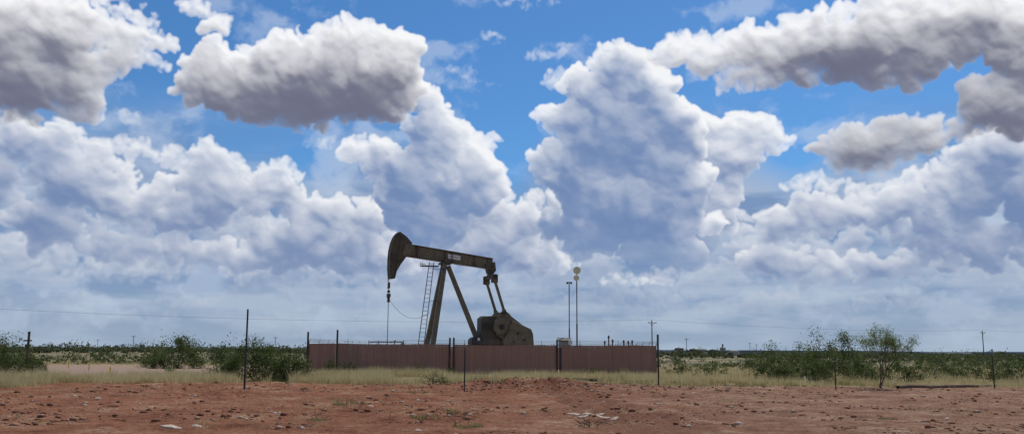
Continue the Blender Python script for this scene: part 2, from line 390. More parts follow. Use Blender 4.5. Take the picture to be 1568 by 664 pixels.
far=t.ramp(t.noise(t.vec('MULTIPLY',p,(.4,.05,1.)),.12,5.,.6,dim='3D'),[(.35,(.09,.095,.05)),(.5,(.17,.15,.085)),(.65,(.30,.24,.14))])
c1=t.mix(fm*.9,c1,far)
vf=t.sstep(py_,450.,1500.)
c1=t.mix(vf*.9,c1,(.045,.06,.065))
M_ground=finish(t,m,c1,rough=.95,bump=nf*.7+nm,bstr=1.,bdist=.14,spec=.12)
m,t=newmat("dirt_clod"); r=geo(t,'Random Per Island')
col=t.ramp(r,[(0,(.12,.048,.026)),(.5,(.23,.10,.056)),(.82,(.33,.18,.115)),(.95,(.45,.34,.26)),(1,(.55,.47,.4))])
M_clod=finish(t,m,col,rough=.95)

# ---------------------------------------------------------------- mesh helpers
class MB:
    def __init__(s): s.v=[]; s.f=[]
    def add(s,vs,fs):
        o=len(s.v); s.v+= [tuple(v) for v in vs]; s.f+=[tuple(i+o for i in f) for f in fs]; return s
    def box(s,c,size,rot=None):
        c=Vector(c); a,b,d=[k/2 for k in size]
        vs=[Vector((x*a,y*b,z*d)) for z in(-1,1) for y in(-1,1) for x in(-1,1)]
        if rot is not None: vs=[rot@v for v in vs]
        return s.add([c+v for v in vs],[(0,2,3,1),(4,5,7,6),(0,1,5,4),(2,6,7,3),(0,4,6,2),(1,3,7,5)])
    def frame(s,p1,p2,up):
        d=(Vector(p2)-Vector(p1)); z=d.normalized(); u=Vector(up)
        if abs(z.dot(u))>.99: u=Vector((1,0,0))
        x=u.cross(z).normalized(); y=z.cross(x); return d.length,x,y,z
    def beam(s,p1,p2,w_,h_,w2=None,h2=None,up=(0,1,0)):
        L,x,y,z=s.frame(p1,p2,up); w2=w2 or w_; h2=h2 or h_
        p1=Vector(p1);p2=Vector(p2); vs=[]
        for p,a,b in((p1,w_,h_),(p2,w2,h2)):
            vs+=[p-x*a/2-y*b/2,p+x*a/2-y*b/2,p+x*a/2+y*b/2,p-x*a/2+y*b/2]
        return s.add(vs,[(0,3,2,1),(4,5,6,7),(0,1,5,4),(1,2,6,5),(2,3,7,6),(3,0,4,7)])
    def cyl(s,p1,p2,r1,r2=None,n=14,cap=True):
        r2=r1 if r2 is None else r2
        L,x,y,z=s.frame(p1,p2,(0,0,1)); p1=Vector(p1);p2=Vector(p2); vs=[];fs=[]
        for p,r in((p1,r1),(p2,r2)):
            for i in range(n):
                a=2*math.pi*i/n; vs.append(p+x*math.cos(a)*r+y*math.sin(a)*r)
        for i in range(n):
            j=(i+1)%n; fs.append((i,j,n+j,n+i))
        if cap: fs+= [tuple(range(n-1,-1,-1)),tuple(range(n,2*n))]
        return s.add(vs,fs)
    def prism(s,out,y0,y1):
        n=len(out); vs=[(x,y0,z) for x,z in out]+[(x,y1,z) for x,z in out]
        fs=[tuple(range(n)),tuple(range(2*n-1,n-1,-1))]+[(i,n+i,n+(i+1)%n,(i+1)%n) for i in range(n)]
        return s.add(vs,fs)
    def tube(s,pts,r,n=6):
        for a,b in zip(pts[:-1],pts[1:]): s.cyl(a,b,r,r,n,cap=False)
        return s
    def obj(s,name,mat,parent=None,bevel=0,smooth=False):
        me=bpy.data.meshes.new(name); me.from_pydata(s.v,[],s.f); me.materials.append(mat)
        import bmesh
        bm=bmesh.new(); bm.from_mesh(me); bmesh.ops.recalc_face_normals(bm,faces=bm.faces); bm.to_mesh(me); bm.free()
        if smooth:
            for q in me.polygons: q.use_smooth=True
        o=link(bpy.data.objects.new(name,me),parent)
        if bevel:
            b=o.modifiers.new("bevel",'BEVEL'); b.width=bevel; b.segments=2; b.limit_method='ANGLE'
        return o
def empty(name,loc=(0,0,0),rz=0):
    e=bpy.data.objects.new(name,None); link(e); e.location=loc; e.rotation_euler=(0,0,rz); e.empty_display_size=.5; return e

# ---------------------------------------------------------------- ground sheet
def axis(lo,hi,step,far,g=1.18):
    a=list(np.arange(lo,hi+1e-6,step)); s=step;v=a[-1]
    while v<far: s*=g; v+=s; a.append(v)
    s=step;v=a[0];b=[]
    while v>-far: s*=g; v-=s; b.append(v)
    return np.array(b[::-1]+a)
gx=axis(-30,30,.12,15000); gy=axis(14,58,.09,15000)
GX,GY=np.meshgrid(gx,gy); GZ=hgt(GX,GY)
nx,ny=len(gx),len(gy)
V=np.stack([GX.ravel(),GY.ravel(),GZ.ravel()],1)
I=np.arange(nx*ny).reshape(ny,nx)
Fc=np.stack([I[:-1,:-1].ravel(),I[:-1,1:].ravel(),I[1:,1:].ravel(),I[1:,:-1].ravel()],1)
arr_obj("ground",V,Fc,M_ground,smooth=True)

def clods(n,name):
    base=np.array([(1,0,0),(0,1,0),(-1,0,0),(0,-1,0),(0,0,1),(0,0,-1),(.6,.6,.5),(-.6,.6,.5),(-.6,-.6,.5),(.6,-.6,.5)],float)
    tri=np.array([(4,0,6),(4,6,1),(4,1,7),(4,7,2),(4,2,8),(4,8,3),(4,3,9),(4,9,0),(0,1,6),(1,2,7),(2,3,8),(3,0,9),(5,1,0),(5,2,1),(5,3,2),(5,0,3)])
    ys=20+rng.random(n)**1.2*32-2; xs=(rng.random(n)-.5)*ys*1.35
    k=rng.random(n)<.2
    xs=np.where(k,MX+rng.normal(0,4.5,n),xs); ys=np.where(k,48.5+rng.normal(0,2.6,n),ys)
    keep=(vnoise(xs*.4,ys*.4,77)>.42)|k
    xs,ys=xs[keep],ys[keep]; m_=len(xs)
    s=.013+.05*rng.random(m_)**8*2.0+.016*rng.random(m_)
    zs=hgt(xs,ys)
    sc=rng.uniform(.7,1.3,(m_,1,3))*s[:,None,None]; sc[:,:,2]*=.6
    jit=1+rng.normal(0,.15,(m_,10,3))
    a=rng.random(m_)*6.28; ca,sa=np.cos(a)[:,None],np.sin(a)[:,None]
    v=base[None]*jit*sc
    vx=v[:,:,0]*ca-v[:,:,1]*sa; vy=v[:,:,0]*sa+v[:,:,1]*ca
    v=np.stack([vx+xs[:,None],vy+ys[:,None],v[:,:,2]+(zs+s*.1)[:,None]],2)
    f=tri[None]+(np.arange(m_)*10)[:,None,None]
    arr_obj(name,v.reshape(-1,3),f.reshape(-1,3),M_clod)
clods(15000,"dirt_clods")
mb=MB()
for (x,y,sx,sy_) in ((905,634,.75,.32),(925,636,.5,.3),(880,633,.38,.22),(893,637,.4,.2),(915,631,.4,.2),(940,639,.3,.18),(428,633,.15,.12),(262,658,.45,.2),(300,655,.25,.15),(1062,603,.3,.2),(150,610,.25,.15),(640,612,.15,.12),(640,660,.18,.12),(1450,640,.14,.1)):
    g=gpt(x,y); mm=9; a0=random.random()*6
    ol_=[(g.x+math.cos(a0+6.283*i/mm)*sx*random.uniform(.3,.65),g.y+math.sin(a0+6.283*i/mm)*sy_*random.uniform(.5,1.3)) for i in range(mm)]
    tp_=[(px0,py0,H(px0,py0)+random.uniform(.02,.04)) for px0,py0 in ol_]; bt_=[(px0*1.01-g.x*.01,py0,H(px0,py0)-.05) for px0,py0 in ol_]
    cc=(g.x,g.y,H(g.x,g.y)+random.uniform(.06,.09))
    mb.add(tp_+bt_+[cc],[(i,(i+1)%mm,2*mm) for i in range(mm)]+[(i,mm+i,mm+(i+1)%mm,(i+1)%mm) for i in range(mm)])
mb.obj("caliche_rocks",paint("caliche",(.34,.24,.175),(.56,.45,.36),.95,0,5.))

# ---------------------------------------------------------------- vegetation
def leaves(C,size,asp=.4,up=0.2):
    n=len(C); C=np.asarray(C)
    d=rng.normal(size=(n,3)); d[:,2]+=up; d/=np.linalg.norm(d,axis=1,keepdims=True)
    e=rng.normal(size=(n,3)); e-= (e*d).sum(1,keepdims=True)*d; e/=np.linalg.norm(e,axis=1,keepdims=True)
    s=(size*rng.uniform(.6,1.4,n))[:,None]
    v=np.stack([C-d*s*.5,C+e*s*asp*.5,C+d*s*.5,C-e*s*asp*.5],1)
    return v.reshape(-1,3)
def bush_pts(cx,cy,wx,wy,h,nleaf,nclump=26,spread=.16):
    cl=[];z0=H(cx,cy)
    while len(cl)<nclump:
        a=random.random()*6.283; rr=math.sqrt(random.random())
        x,y=math.cos(a)*rr,math.sin(a)*rr
        top=(1-.85*rr**2.6)*(.58+.60*float(vnoise(cx*3+x*2.6,cy+y*2.1,5)))
        z=top*(.12+.88*math.sqrt(random.random()))
        cl.append((cx+x*wx/2,cy+y*wy/2,z0+max(z,.06)*h))
    cl=np.array(cl); idx=rng.integers(0,nclump,nleaf)
    sg=np.array([wx*spread*.55,wy*spread*.55,h*spread*.75])
    p=cl[idx]+rng.normal(size=(nleaf,3))*sg*rng.uniform(.4,1.2,(nclump,1))[idx]
    p[:,2]=np.maximum(p[:,2],z0+.02)
    return p,cl,z0
def twigs(mb,cx,cy,z0,cl,r=.03,k=14):
    for c_ in cl[:k]:
        b=Vector((cx+random.uniform(-.2,.2),cy+random.uniform(-.2,.2),z0-.03)); c_=Vector(c_)
        mid=b.lerp(c_,.5)+Vector((random.uniform(-.15,.15),random.uniform(-.15,.15),.12))
        mb.cyl(b,mid,r,r*.65,5,False); mb.cyl(mid,c_,r*.65,r*.2,5,False)
def bush(name,cx,cy,wx,wy,h,nleaf,size,mat,nclump=26,spread=.16,asp=.45):
    par=empty(name,(0,0,0))
    p,cl,z0=bush_pts(cx,cy,wx,wy,h,nleaf,nclump,spread)
    v=leaves(p,size,asp); f=np.arange(len(v)).reshape(-1,4)
    arr_obj("foliage",v,f,mat,par)
    mb=MB(); twigs(mb,cx,cy,z0,cl); mb.obj("stems",M_wood,par)
def bmass(name,items,mat,size,asp=.5):
    P_=[]
    for (cx,cy,wx,wy,h,n) in items:
        p,cl,z0=bush_pts(cx,cy,wx,wy,h,n,max(6,n//22)); P_.append(p)
    C=np.concatenate(P_); dist=np.maximum(C[:,1]/70.,.8)
    v=leaves(C,size*np.minimum(dist,7),asp); arr_obj(name,v,np.arange(len(v)).reshape(-1,4),mat)
bush("mesquite_bush",XA(395,56),56,4.8,3.2,2.9,11500,.115,M_leaf,80,.12)
bush("mesquite_bush",XA(350,58),58,2.8,2.4,2.4,4600,.115,M_leaf,34)
bush("mesquite_bush",XA(446,55),55,2.6,2.,2.1,3800,.115,M_leaf,30)
bush("mesquite_bush",XA(272,92),92,5.4,4,3.2,5800,.18,M_leaf,44)
bush("mesquite_bush",XA(235,98),98,3.4,4,2.2,2400,.17,M_leaf,24)
bush("mesquite_bush",XA(20,62),62,3.6,3,2.7,5200,.12,M_leaf,40)
bush("mesquite_bush",XA(-25,66),66,4,3,2.9,4400,.12,M_leaf,36)
bush("mesquite_bush",XA(52,64),64,1.8,2,1.6,1700,.12,M_leaf,20)
for (x,Y,wd,h,n) in ((1180,60,3.2,2.2,3800),(1225,66,3.8,2.9,5200),(1262,60,3.6,3.0,5600),(1298,62,3.4,3.3,5400),(1325,58,2.4,2.4,2800),
                     (1385,58,2.6,1.9,2700),(1150,80,2.8,2.2,2100),(1425,70,3.2,2.5,3000),(1088,66,2.6,1.2,1400),(1560,60,3.4,2.1,3800),(1480,75,3,2.1,2200),(1520,66,2.6,1.9,2100),(1200,58,2.0,1.4,1600),(1455,64,2.2,1.5,1600),(1040,75,2.2,1.3,1000),(1245,56,2.4,1.9,2400)):
    bush("mesquite_bush",XA(x,Y),Y,wd,wd*.8,h,n,.115,M_leaf,36,.14)
bush("green_shrub",XA(665,50),50,1.8,1.2,.6,900,.09,M_weed,16)
bush("green_shrub",XA(640,69),69,1.2,1.0,1.1,500,.10,M_leaf,12)
bush("green_shrub",XA(262,75),75,.9,.8,.6,400,.09,M_leafb,10)
for (x,h) in ((505,1.7),(535,1.2),(690,.7),(905,.9),(950,.6)):
    bush("green_shrub",XA(x,69),69,1.8,.8,h,700,.10,M_leaf,14)
def sapling(cx,cy,h):
    par=empty("mesquite_tree"); z0=H(cx,cy); mb=MB(); tips=[]
    st=random.getstate(); random.seed(11)
    def grow(p,d,L,r,lev):
        q=p+d*L; mb.cyl(p,q,r,r*.68,6,False)
        if lev>=2: tips.append((q,lev)); tips.append((p.lerp(q,.55),lev))
        if lev<4:
            for i in range(random.choice((2,3,3))):
                nd=(d+Vector((random.uniform(-.75,.75),random.uniform(-.6,.6),random.uniform(-.1,.5)))).normalized()
                grow(q,nd,L*random.uniform(.62,.88),r*.66,lev+1)
    for k in range(4):
        grow(Vector((cx+random.uniform(-.08,.08),cy+random.uniform(-.08,.08),z0-.05)),Vector((random.uniform(-.5,.5),random.uniform(-.3,.3),1)).normalized(),h*.32,.03,0)
    random.setstate(st)
    mb.obj("trunk_and_limbs",M_wood,par)
    C=[]
    for q,L in tips:
        for _ in range(9): C.append((q.x+random.gauss(0,.13),q.y+random.gauss(0,.13),q.z+random.gauss(0,.08)))
    v=leaves(np.array(C),.085,.36); arr_obj("foliage",v,np.arange(len(v)).reshape(-1,4),M_leafb,par)
sapling(XA(1345,48),48,3.1)
items=[]
for i in range(170):
    Y=random.uniform(70,125); x=random.choice((random.uniform(-60,-23),random.uniform(14,70)))
    if -50<x<-22 and 60<Y<112: continue
    items.append((x,Y,random.uniform(1.4,3.4),random.uniform(1.2,2.6),random.uniform(.7,2.0),260))
bmass("scrub_brush",items,M_leaf,.13)
items=[]
for i in range(1900):
    Y=110*math.exp(random.random()**.8*2.5); x=random.uniform(-.75,.75)*Y
    if float(vnoise(x*.02,Y*.008,88))<.33: continue
    s=random.uniform(.6,1.5)
    items.append((x,Y,s*(3+Y*.006),s*3,s*random.uniform(1.1,2.6)*(1.35 if x<0 else 1.05),80))
bmass("distant_scrub",items,M_leafd,.18)
items=[]
for i in range(800):
    Y=random.uniform(700,1500); x=random.uniform(-.75,.75)*Y
    if random.random()<.35: x=random.uniform(-.62,-.2)*Y
    items.append((x,Y,random.uniform(8,24),8,random.uniform(4,8.5)*(1 if x<0 else .6),60))
bmass("distant_trees",items,M_leafd,.22)

def grass(name,xs,ys,hm,blades,mat,rad=.14):
    n=len(xs); N=n*blades
    bx=np.repeat(xs,blades)+rng.normal(0,rad,N); by=np.repeat(ys,blades)+rng.normal(0,rad,N)
    hh=np.repeat(hm,blades)*rng.uniform(.45,1.15,N); bz=hgt(bx,by)-.01
    a=rng.random(N)*6.283; wd=rng.uniform(.006,.014,N)
    lean=rng.normal(0,.28,(N,2))*hh[:,None]
    v=np.empty((N,3,3)); 
    v[:,0]=np.stack([bx-np.cos(a)*wd,by-np.sin(a)*wd,bz],1)
    v[:,1]=np.stack([bx+np.cos(a)*wd,by+np.sin(a)*wd,bz],1)
    v[:,2]=np.stack([bx+lean[:,0],by+lean[:,1],bz+hh],1)
    arr_obj(name,v.reshape(-1,3),np.arange(N*3).reshape(-1,3),mat)
def scatter(n,x0,x1,y0,y1,thr=.45,s=1,fr=.3):
    xs=rng.uniform(x0,x1,n);ys=rng.uniform(y0,y1,n)
    k=vnoise(xs*fr,ys*fr,s)+.25*fbm(xs,ys,2,s+3)>thr
    return xs[k],ys[k]
gx1=[];gy1=[]
for a in ((9500,-19,.8,49,68,.46),(2600,-30,-17,48,60,.46),(1500,-32,-24,43,51,.30),(7500,8,45,50,80,.48),(1500,0,12,54,69,.42),(1500,-60,-20,56,60,.45),(1800,10,60,80,120,.45),(1200,-80,-20,108,135,.4)):
    x_,y_=scatter(a[0],*a[1:5],a[5],len(gx1)+40); gx1.append(x_);gy1.append(y_)
gx1=np.concatenate(gx1);gy1=np.concatenate(gy1)
grass("dry_grass",gx1,gy1,rng.uniform(.16,.6,len(gx1))*(.6+1.0*vnoise(gx1*.5,gy1*.5,57)),22,M_grass,.17)
xs,ys=scatter(3000,-24,45,50,75,.56,91)
k=~((ys>67)&(xs<12)); grass("green_weeds",xs[k],ys[k],rng.uniform(.12,.48,k.sum()),20,M_weed,.15)
xs,ys=scatter(2200,-26,34,21,50,.58,131)
grass("sparse_weeds",xs,ys,rng.uniform(.04,.14,len(xs)),10,M_grass,.09)
for (x,y,hh,rr) in ((533,618,.36,.25),(655,640,.22,.22),(695,632,.24,.18),(485,645,.15,.2),(720,655,.2,.2),(640,600,.2,.4),(1355,640,.12,.2)):
    g=gpt(x,y); q=8
    grass("weed_tuft",g.x+rng.normal(0,rr,q),g.y+rng.normal(0,rr,q),hh*rng.uniform(.5,1.1,q),16,M_weed,.07)
mb=MB()
for (x,y) in ((655,632),(900,655),(905,648),(700,640),(480,640),(915,652)):
    for _ in range(9):
        g=gpt(x+random.uniform(-22,22),y+random.uniform(-5,5)); a=random.random()*6.28; l_=random.uniform(.15,.45)
        mb.cyl((g.x,g.y,g.z+.01),(g.x+math.cos(a)*l_,g.y+math.sin(a)*l_,g.z+random.uniform(.03,.2)),.010,.004,5)
mb.obj("dead_twigs",M_wood)

# ---------------------------------------------------------------- pumpjack
PD=78.0; A=math.radians(18); ca,sa=math.cos(A),math.sin(A)
PX=XA(700,PD)
pj=empty("pumpjack",(PX,PD,0),A)
def L(x,y,yl=0.):
    r=ray(x,y); ox=PX-sa*yl; oy=PD+ca*yl
    k=r.x/r.y
    lx=(k*oy-ox)/(ca-k*sa); t_=(oy+lx*sa)/r.y
    return (lx,CAMH+t_*r.z)
def L3(x,y,yl=0.):
    a=L(x,y,yl); return Vector((a[0],yl,a[1]))
tA,tB=L(622,374),L(754,396.5); bA,bB=L(622,391.5),L(754,411.5)
mb=MB().prism([tA,tB,bB,bA][::-1],-.11,.11)
def plate(p,q,th): return [p,q,(q[0],q[1]+th),(p[0],p[1]+th)]
mb.prism(plate((tA[0],tA[1]+.003),(tB[0],tB[1]+.003),.06),-.28,.28)
mb.prism(plate((bA[0],bA[1]-.063),(bB[0],bB[1]-.063),.06),-.28,.28)
mb.obj("walking_beam",M_olive,pj,.012)
mb=MB()
for k in (.12,.44,.52,.78,.94):
    t1=Vector(tA).lerp(Vector(tB),k); b1=Vector(bA).lerp(Vector(bB),k)
    mb.beam((t1.x,0,t1.y-.02),(b1.x,0,b1.y+.02),.50,.04,up=(1,0,0))
mb.obj("beam_stiffeners",M_olive_d,pj)
a1=L(686,388.5,-.13);a2=L(705,391.5,-.13);a3=L(705,398.5,-.13);a4=L(686,395.5,-.13)
MB().prism([a1,a4,a3,a2],-.150,-.115).obj("name_plate",M_white,pj)
mb=MB()
for i in range(7):
    u0=.12+i*.11;u1=u0+.05
    pp=[((a1[0]*(1-u)+a2[0]*u),(a1[1]*(1-u)+a2[1]*u)-(a1[1]-a4[1])*v) for u,v in((u0,.36),(u0,.64),(u1,.64),(u1,.36))]
    mb.prism(pp,-.156,-.1503)
mb.obj("name_plate_lettering",M_red,pj)
hh=[(613,355.5),(622,362),(630.5,372),(628,384),(621,394),(613,405),(607,415),(604.5,426),(596.5,427),(595.5,412),(595.8,397),(597,384),(599.5,373),(603.5,363),(608,357.5)]
ho=[L(*q) for q in hh]
MB().prism(ho,-.22,.22).obj("horsehead",M_olive_d,pj,.02)
fr=[ho[i] for i in (8,9,10,11,12,13,14,0)]
mb=MB()
for p,q in zip(fr[:-1],fr[1:]):
    mb.prism([(p[0]+.04,p[1]),(q[0]+.04,q[1]),(q[0]-.07,q[1]),(p[0]-.07,p[1])],-.34,.34)
mb.obj("horsehead_rope_track",M_olive,pj)
mb=MB()
for p,q in (((613,361),(604,421)),((627,375),(601,392)),((618,395),(598,410))):
    for sy in(-1,1): mb.beam(L3(*p)+Vector((0,sy*.235,0)),L3(*q)+Vector((0,sy*.235,0)),.03,.10,up=(0,1,0))
mb.obj("horsehead_ribs",M_olive_d,pj)
MB().prism([L(619,373),L(633,375.5),L(633,392.5),L(616,391)][::-1],-.30,.30).obj("head_hinge",M_olive,pj,.02)
mb=MB()
cb=L3(595,452)
for sy in(-.2,.2):
    pts=[Vector((p[0]-.10,sy,p[1])) for p in fr[::-1]]
    mb.tube(pts+[Vector((cb.x,sy,cb.z))],.022)
mb.obj("bridle_cables",M_dark,pj)
mb=MB().box((cb.x,0,cb.z),(.26,.62,.28)).box((cb.x,0,cb.z+.34),(.20,.24,.22)).cyl((cb.x,0,cb.z-.14),(cb.x,0,cb.z-.42),.13,.10)
mb.box((cb.x,0,cb.z-.5),(.22,.30,.14)); mb.box((cb.x,-.2,cb.z+.85),(.14,.14,.5)); mb.box((cb.x,.2,cb.z+.85),(.14,.14,.5))
mb.obj("carrier_bar",M_olive_d,pj,.01)
MB().cyl((cb.x,0,cb.z-.4),(cb.x,0,1.7),.032,.032,8).obj("polished_rod",M_galv,pj)
mb=MB().cyl((cb.x,0,-.1),(cb.x,0,1.3),.16).cyl((cb.x,0,1.3),(cb.x,0,1.75),.09).cyl((cb.x,0,.45),(cb.x,0,.53),.26).cyl((cb.x,0,.95),(cb.x,0,1.03),.24)
mb.cyl((cb.x-.6,0,.75),(cb.x+.6,0,.75),.07).box((cb.x+.45,0,.95),(.22,.2,.4))
mb.obj("wellhead",M_rust,pj)
pa=Vector((cb.x,0,cb.z-.2)); pb=L3(658,478)
pts=[]
for i in range(17):
    u=i/16; p=pa.lerp(pb,u); p.z-=1.15*4*u*(1-u)*(1-.15*u); pts.append(p)
MB().tube(pts,.014,5).obj("load_cell_cable",M_dark,pj)
top=L3(681,404)
mb=MB()
for sy in(-1,1):
    f=L3(659,523); f=Vector((f.x,0,f.z)); k=(top.z-.25)/(top.z-f.z)
    foot=Vector((top.x+(f.x-top.x)*k,sy*1.45,.25)); hd=Vector((top.x-.05,sy*.28,top.z))
    mb.beam(hd,foot,.36,.36,.42,.42)
mb.obj("samson_post_front_legs",M_olive,pj,.015)
rt=L3(686,407); rf=L3(730,518); k=(rt.z-.25)/(rt.z-rf.z)
MB().beam(rt,Vector((rt.x+(rf.x-rt.x)*k,0,.25)),.34,.40,.40,.46).obj("samson_post_rear_leg",M_olive,pj,.015)
mb=MB()
for z in (3.2,6.2):
    k=(top.z-z)/(top.z-.25); xx=top.x-.05+k*(foot.x-top.x+.05); yy=.28+k*(1.45-.28)
    mb.beam((xx,-yy,z),(xx,yy,z),.14,.14)
mb.obj("samson_post_crossbars",M_olive_d,pj)
mb=MB().box((top.x,0,top.z+.02),(.95,.95,.16)).box((top.x,0,top.z+.2),(.46,.9,.3)).cyl((top.x,-.52,top.z+.26),(top.x,.52,top.z+.26),.2,n=18)
mb.obj("saddle_bearing",M_olive_d,pj,.012)
mb=MB(); yl=-1.0
t1=L3(661,401,yl); b1_=L3(645.5,522,yl); k=t1.z/(t1.z-b1_.z); bt=Vector((t1.x+(b1_.x-t1.x)*k,yl,.0))
r1t,r2t=t1+Vector((-.2,0,0)),t1+Vector((.2,0,0)); r1b,r2b=bt+Vector((-.27,0,0)),bt+Vector((.27,0,0))
mb.cyl(r1t,r1b,.035,n=8).cyl(r2t,r2b,.035,n=8)
nr=26
for i in range(nr):
    u=(i+.5)/nr; mb.cyl(r1t.lerp(r1b,u),r2t.lerp(r2b,u),.018,n=6)
for u in (.06,.35,.65): 
    q=r2t.lerp(r2b,u); mb.cyl(q,(top.x-.1-u*(top.x-foot.x)*.8,-.5-u*.7,q.z),.025,n=6)
mb.obj("ladder",M_olive_d,pj)
p=L3(652,407,-.6)
mb=MB().box((p.x+.35,-.6,p.z),(1.5,.8,.06)).cyl((p.x-.4,-.95,p.z),(p.x-.4,-.95,p.z+.35),.02,n=6).cyl((p.x-.4,-.25,p.z),(p.x-.4,-.25,p.z+.35),.02,n=6)
mb.cyl((p.x-.55,-.95,p.z+.12),(p.x-.1,-.95,p.z+.12),.03,n=6)
mb.obj("work_platform",M_olive_d,pj)
eq=L3(751,424); YP=1.25
mb=MB().prism([L(742,404),L(757,401),L(758.5,414),L(755,419),L(746,419)][::-1],-.26,.26).cyl((eq.x,-.35,eq.z+.14),(eq.x,.35,eq.z+.14),.24,n=16)
mb.obj("tail_bearing",M_olive_d,pj,.015)
mb=MB().beam((eq.x,-YP-.15,eq.z),(eq.x,YP+.15,eq.z),.34,.34,up=(0,0,1))
for sy in(-1,1): mb.box((eq.x,sy*YP,eq.z-.22),(.56,.30,.72))
mb.obj("equalizer",M_olive_d,pj,.02)
cp=L3(772.5,478,-YP); pe=Vector((eq.x,-YP,eq.z-.3))
mb=MB()
for sy in(-1,1):
    a_=Vector((pe.x,sy*YP,pe.z)); b_=Vector((cp.x,sy*YP,cp.z))
    mb.beam(a_,b_,.20,.24,.20,.24); mb.beam(b_+(a_-b_)*.09,b_-(a_-b_)*.05,.28,.36)
    mb.beam(a_,a_+(b_-a_)*.10,.27,.32)
mb.obj("pitman_arms",M_olive,pj,.012)
g0=L3(750,500); gz=g0.z
gb=[L(734,487),L(737,484.5),L(756,483),L(768,489),L(770,520),L(760,534),L(738,534),L(733,520)]
MB().prism(gb[::-1],-.75,.75).obj("gear_reducer",M_olive_d,pj,.05)
sh=L3(768,500,-.5); mb=MB().cyl((sh.x,-1.15,sh.z),(sh.x,1.15,sh.z),.22,n=18)
mb.cyl((g0.x-.5,-.82,gz),(g0.x-.5,.82,gz),.36,n=18).box((g0.x-.55,0,gz-.1+.95),(.5,.9,.14))
mb.obj("crank_shaft",M_dark,pj)
ol=[(764.5,480),(768,476.5),(774,476),(779,479),(783,484),(800,497),(806,501),(806,512),(800,522),(772,522),(760,512),(757,501),(759,490)]
lo=[L(x,y,-1.0) for x,y in ol]
wt_=[(783,490),(799,497.5),(812,503.5),(815,511),(816.5,533),(798,536),(774,533),(768,523),(778,505)]
lw=[L(x,y,-1.05) for x,y in wt_]
wu_=[(757,491),(767,484),(778,488),(784,499),(778,510),(765,513),(755,505)]
lu=[L(x,y,-1.05) for x,y in wu_]
for sy,nm in((-1,"near"),(1,"far")):
    q=MB().prism(lo[::-1],*(sorted((sy*.86,sy*1.06)))); q.obj("crank_arm_"+nm,M_olive,pj,.03)
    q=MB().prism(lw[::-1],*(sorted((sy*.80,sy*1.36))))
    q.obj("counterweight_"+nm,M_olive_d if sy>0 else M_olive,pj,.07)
    q=MB().prism(lu[::-1],*(sorted((sy*.84,sy*1.16)))); q.obj("crank_boss_"+nm,M_olive,pj,.08)
    q=MB(); c0=L3(768,500,-1.1)
    q.cyl((c0.x,sy*1.1,c0.z),(c0.x,sy*1.24,c0.z),.24,n=18).cyl((cp.x,sy*1.0,cp.z),(cp.x,sy*1.46,cp.z),.15,n=14)
    for (bx_,by_) in ((793,510),(803,520),(787,523)):
        c1_=L3(bx_,by_,-1.36); q.cyl((c1_.x,sy*1.3,c1_.z),(c1_.x,sy*1.42,c1_.z),.10,n=10)
    q.obj("crank_pins_"+nm,M_dark,pj)
e0=L3(728,521)
mb=MB().box((e0.x+.1,0,e0.z-.25),(1.2,1.3,.75)).cyl((e0.x-.1,-.3,e0.z-.1),(e0.x-.1,.7,e0.z-.1),.42,n=18).cyl((e0.x,-.78,e0.z-.1),(e0.x,-.9,e0.z-.1),.5,n=20)
mb.obj("electric_motor",M_dark,pj,.03)
w1=L3(733,519,-.95); MB().box((w1.x,-.95,w1.z),(.22,.05,.25)).obj("warning_placard",M_white,pj)
xl,xr=L(640,540)[0],L(818,540)[0]
mb=MB()
for sy in(-.95,.95): mb.beam((xl,sy,.42),(xr,sy,.42),.3,.36,up=(0,1,0))
for i in range(7):
    x_=xl+(xr-xl)*(i+.3)/6.8; mb.box((x_,0,.42),(.2,1.6,.28))
mb.box((g0.x+.2,0,1.0),(2.2,1.7,.9))
mb.obj("skid_base",M_olive_d,pj,.01)
MB().box(((xl+xr)/2,0,.08),(xr-xl+1,3.6,.32)).obj("concrete_pad",M_conc,pj)

# ---------------------------------------------------------------- yard fence
FX0,FX1=at(474,550,71).x,at(1007,550,71).x
fn=empty("privacy_fence")
FH=2.38
slats=MB();gal=MB();wires=MB()
gates=[at(x,550,71).x for x in (517,692,855)]
def run(p,q,nslat_step=.10,front=False):
    p=Vector(p);q=Vector(q);Ln=(q-p).length;d=(q-p)/Ln;nrm=Vector((-d.y,d.x,0))
    n=int(Ln/nslat_step)
    for i in range(n):
        c_=p+d*(i+.5)*Ln/n
        if front and any(abs(c_.x-g)<.13 for g in gates): continue
        hz_=FH+random.uniform(-.012,.012)+.03*math.sin(c_.x*.8)
        g=H(c_.x,c_.y)
        ang=math.atan2(d.y,d.x)+random.uniform(-.06,.06)
        slats.box((c_.x,c_.y,g+.05+hz_/2),(Ln/n*.95,.012,hz_-.05),Matrix.Rotation(ang,3,'Z')@Matrix.Rotation(random.uniform(-.005,.005),3,'Y'))
    m_=max(1,round(Ln/3.0))
    for i in range(m_+1):
        c_=p+d*Ln*i/m_; g=H(c_.x,c_.y)
        gal.cyl((c_.x,c_.y+.07,g-.1),(c_.x,c_.y+.07,g+FH+.08),.035,n=8)
        gal.cyl((c_.x,c_.y+.07,g+FH+.06),(c_.x+nrm.x*-.15,c_.y+.07-.15,g+FH+.40),.016,n=6)
    for z in (.12,.22,.32):
        k_=z/.34*.15; wires.cyl((p.x,p.y+.07-k_,FH+.06+z),(q.x,q.y+.07-k_,FH+.06+z),.009,n=5)
    gal.cyl((p.x,p.y+.07,FH+.03),(q.x,q.y+.07,FH+.03),.022,n=6)
YL,YR,YB=70.5,71.6,96
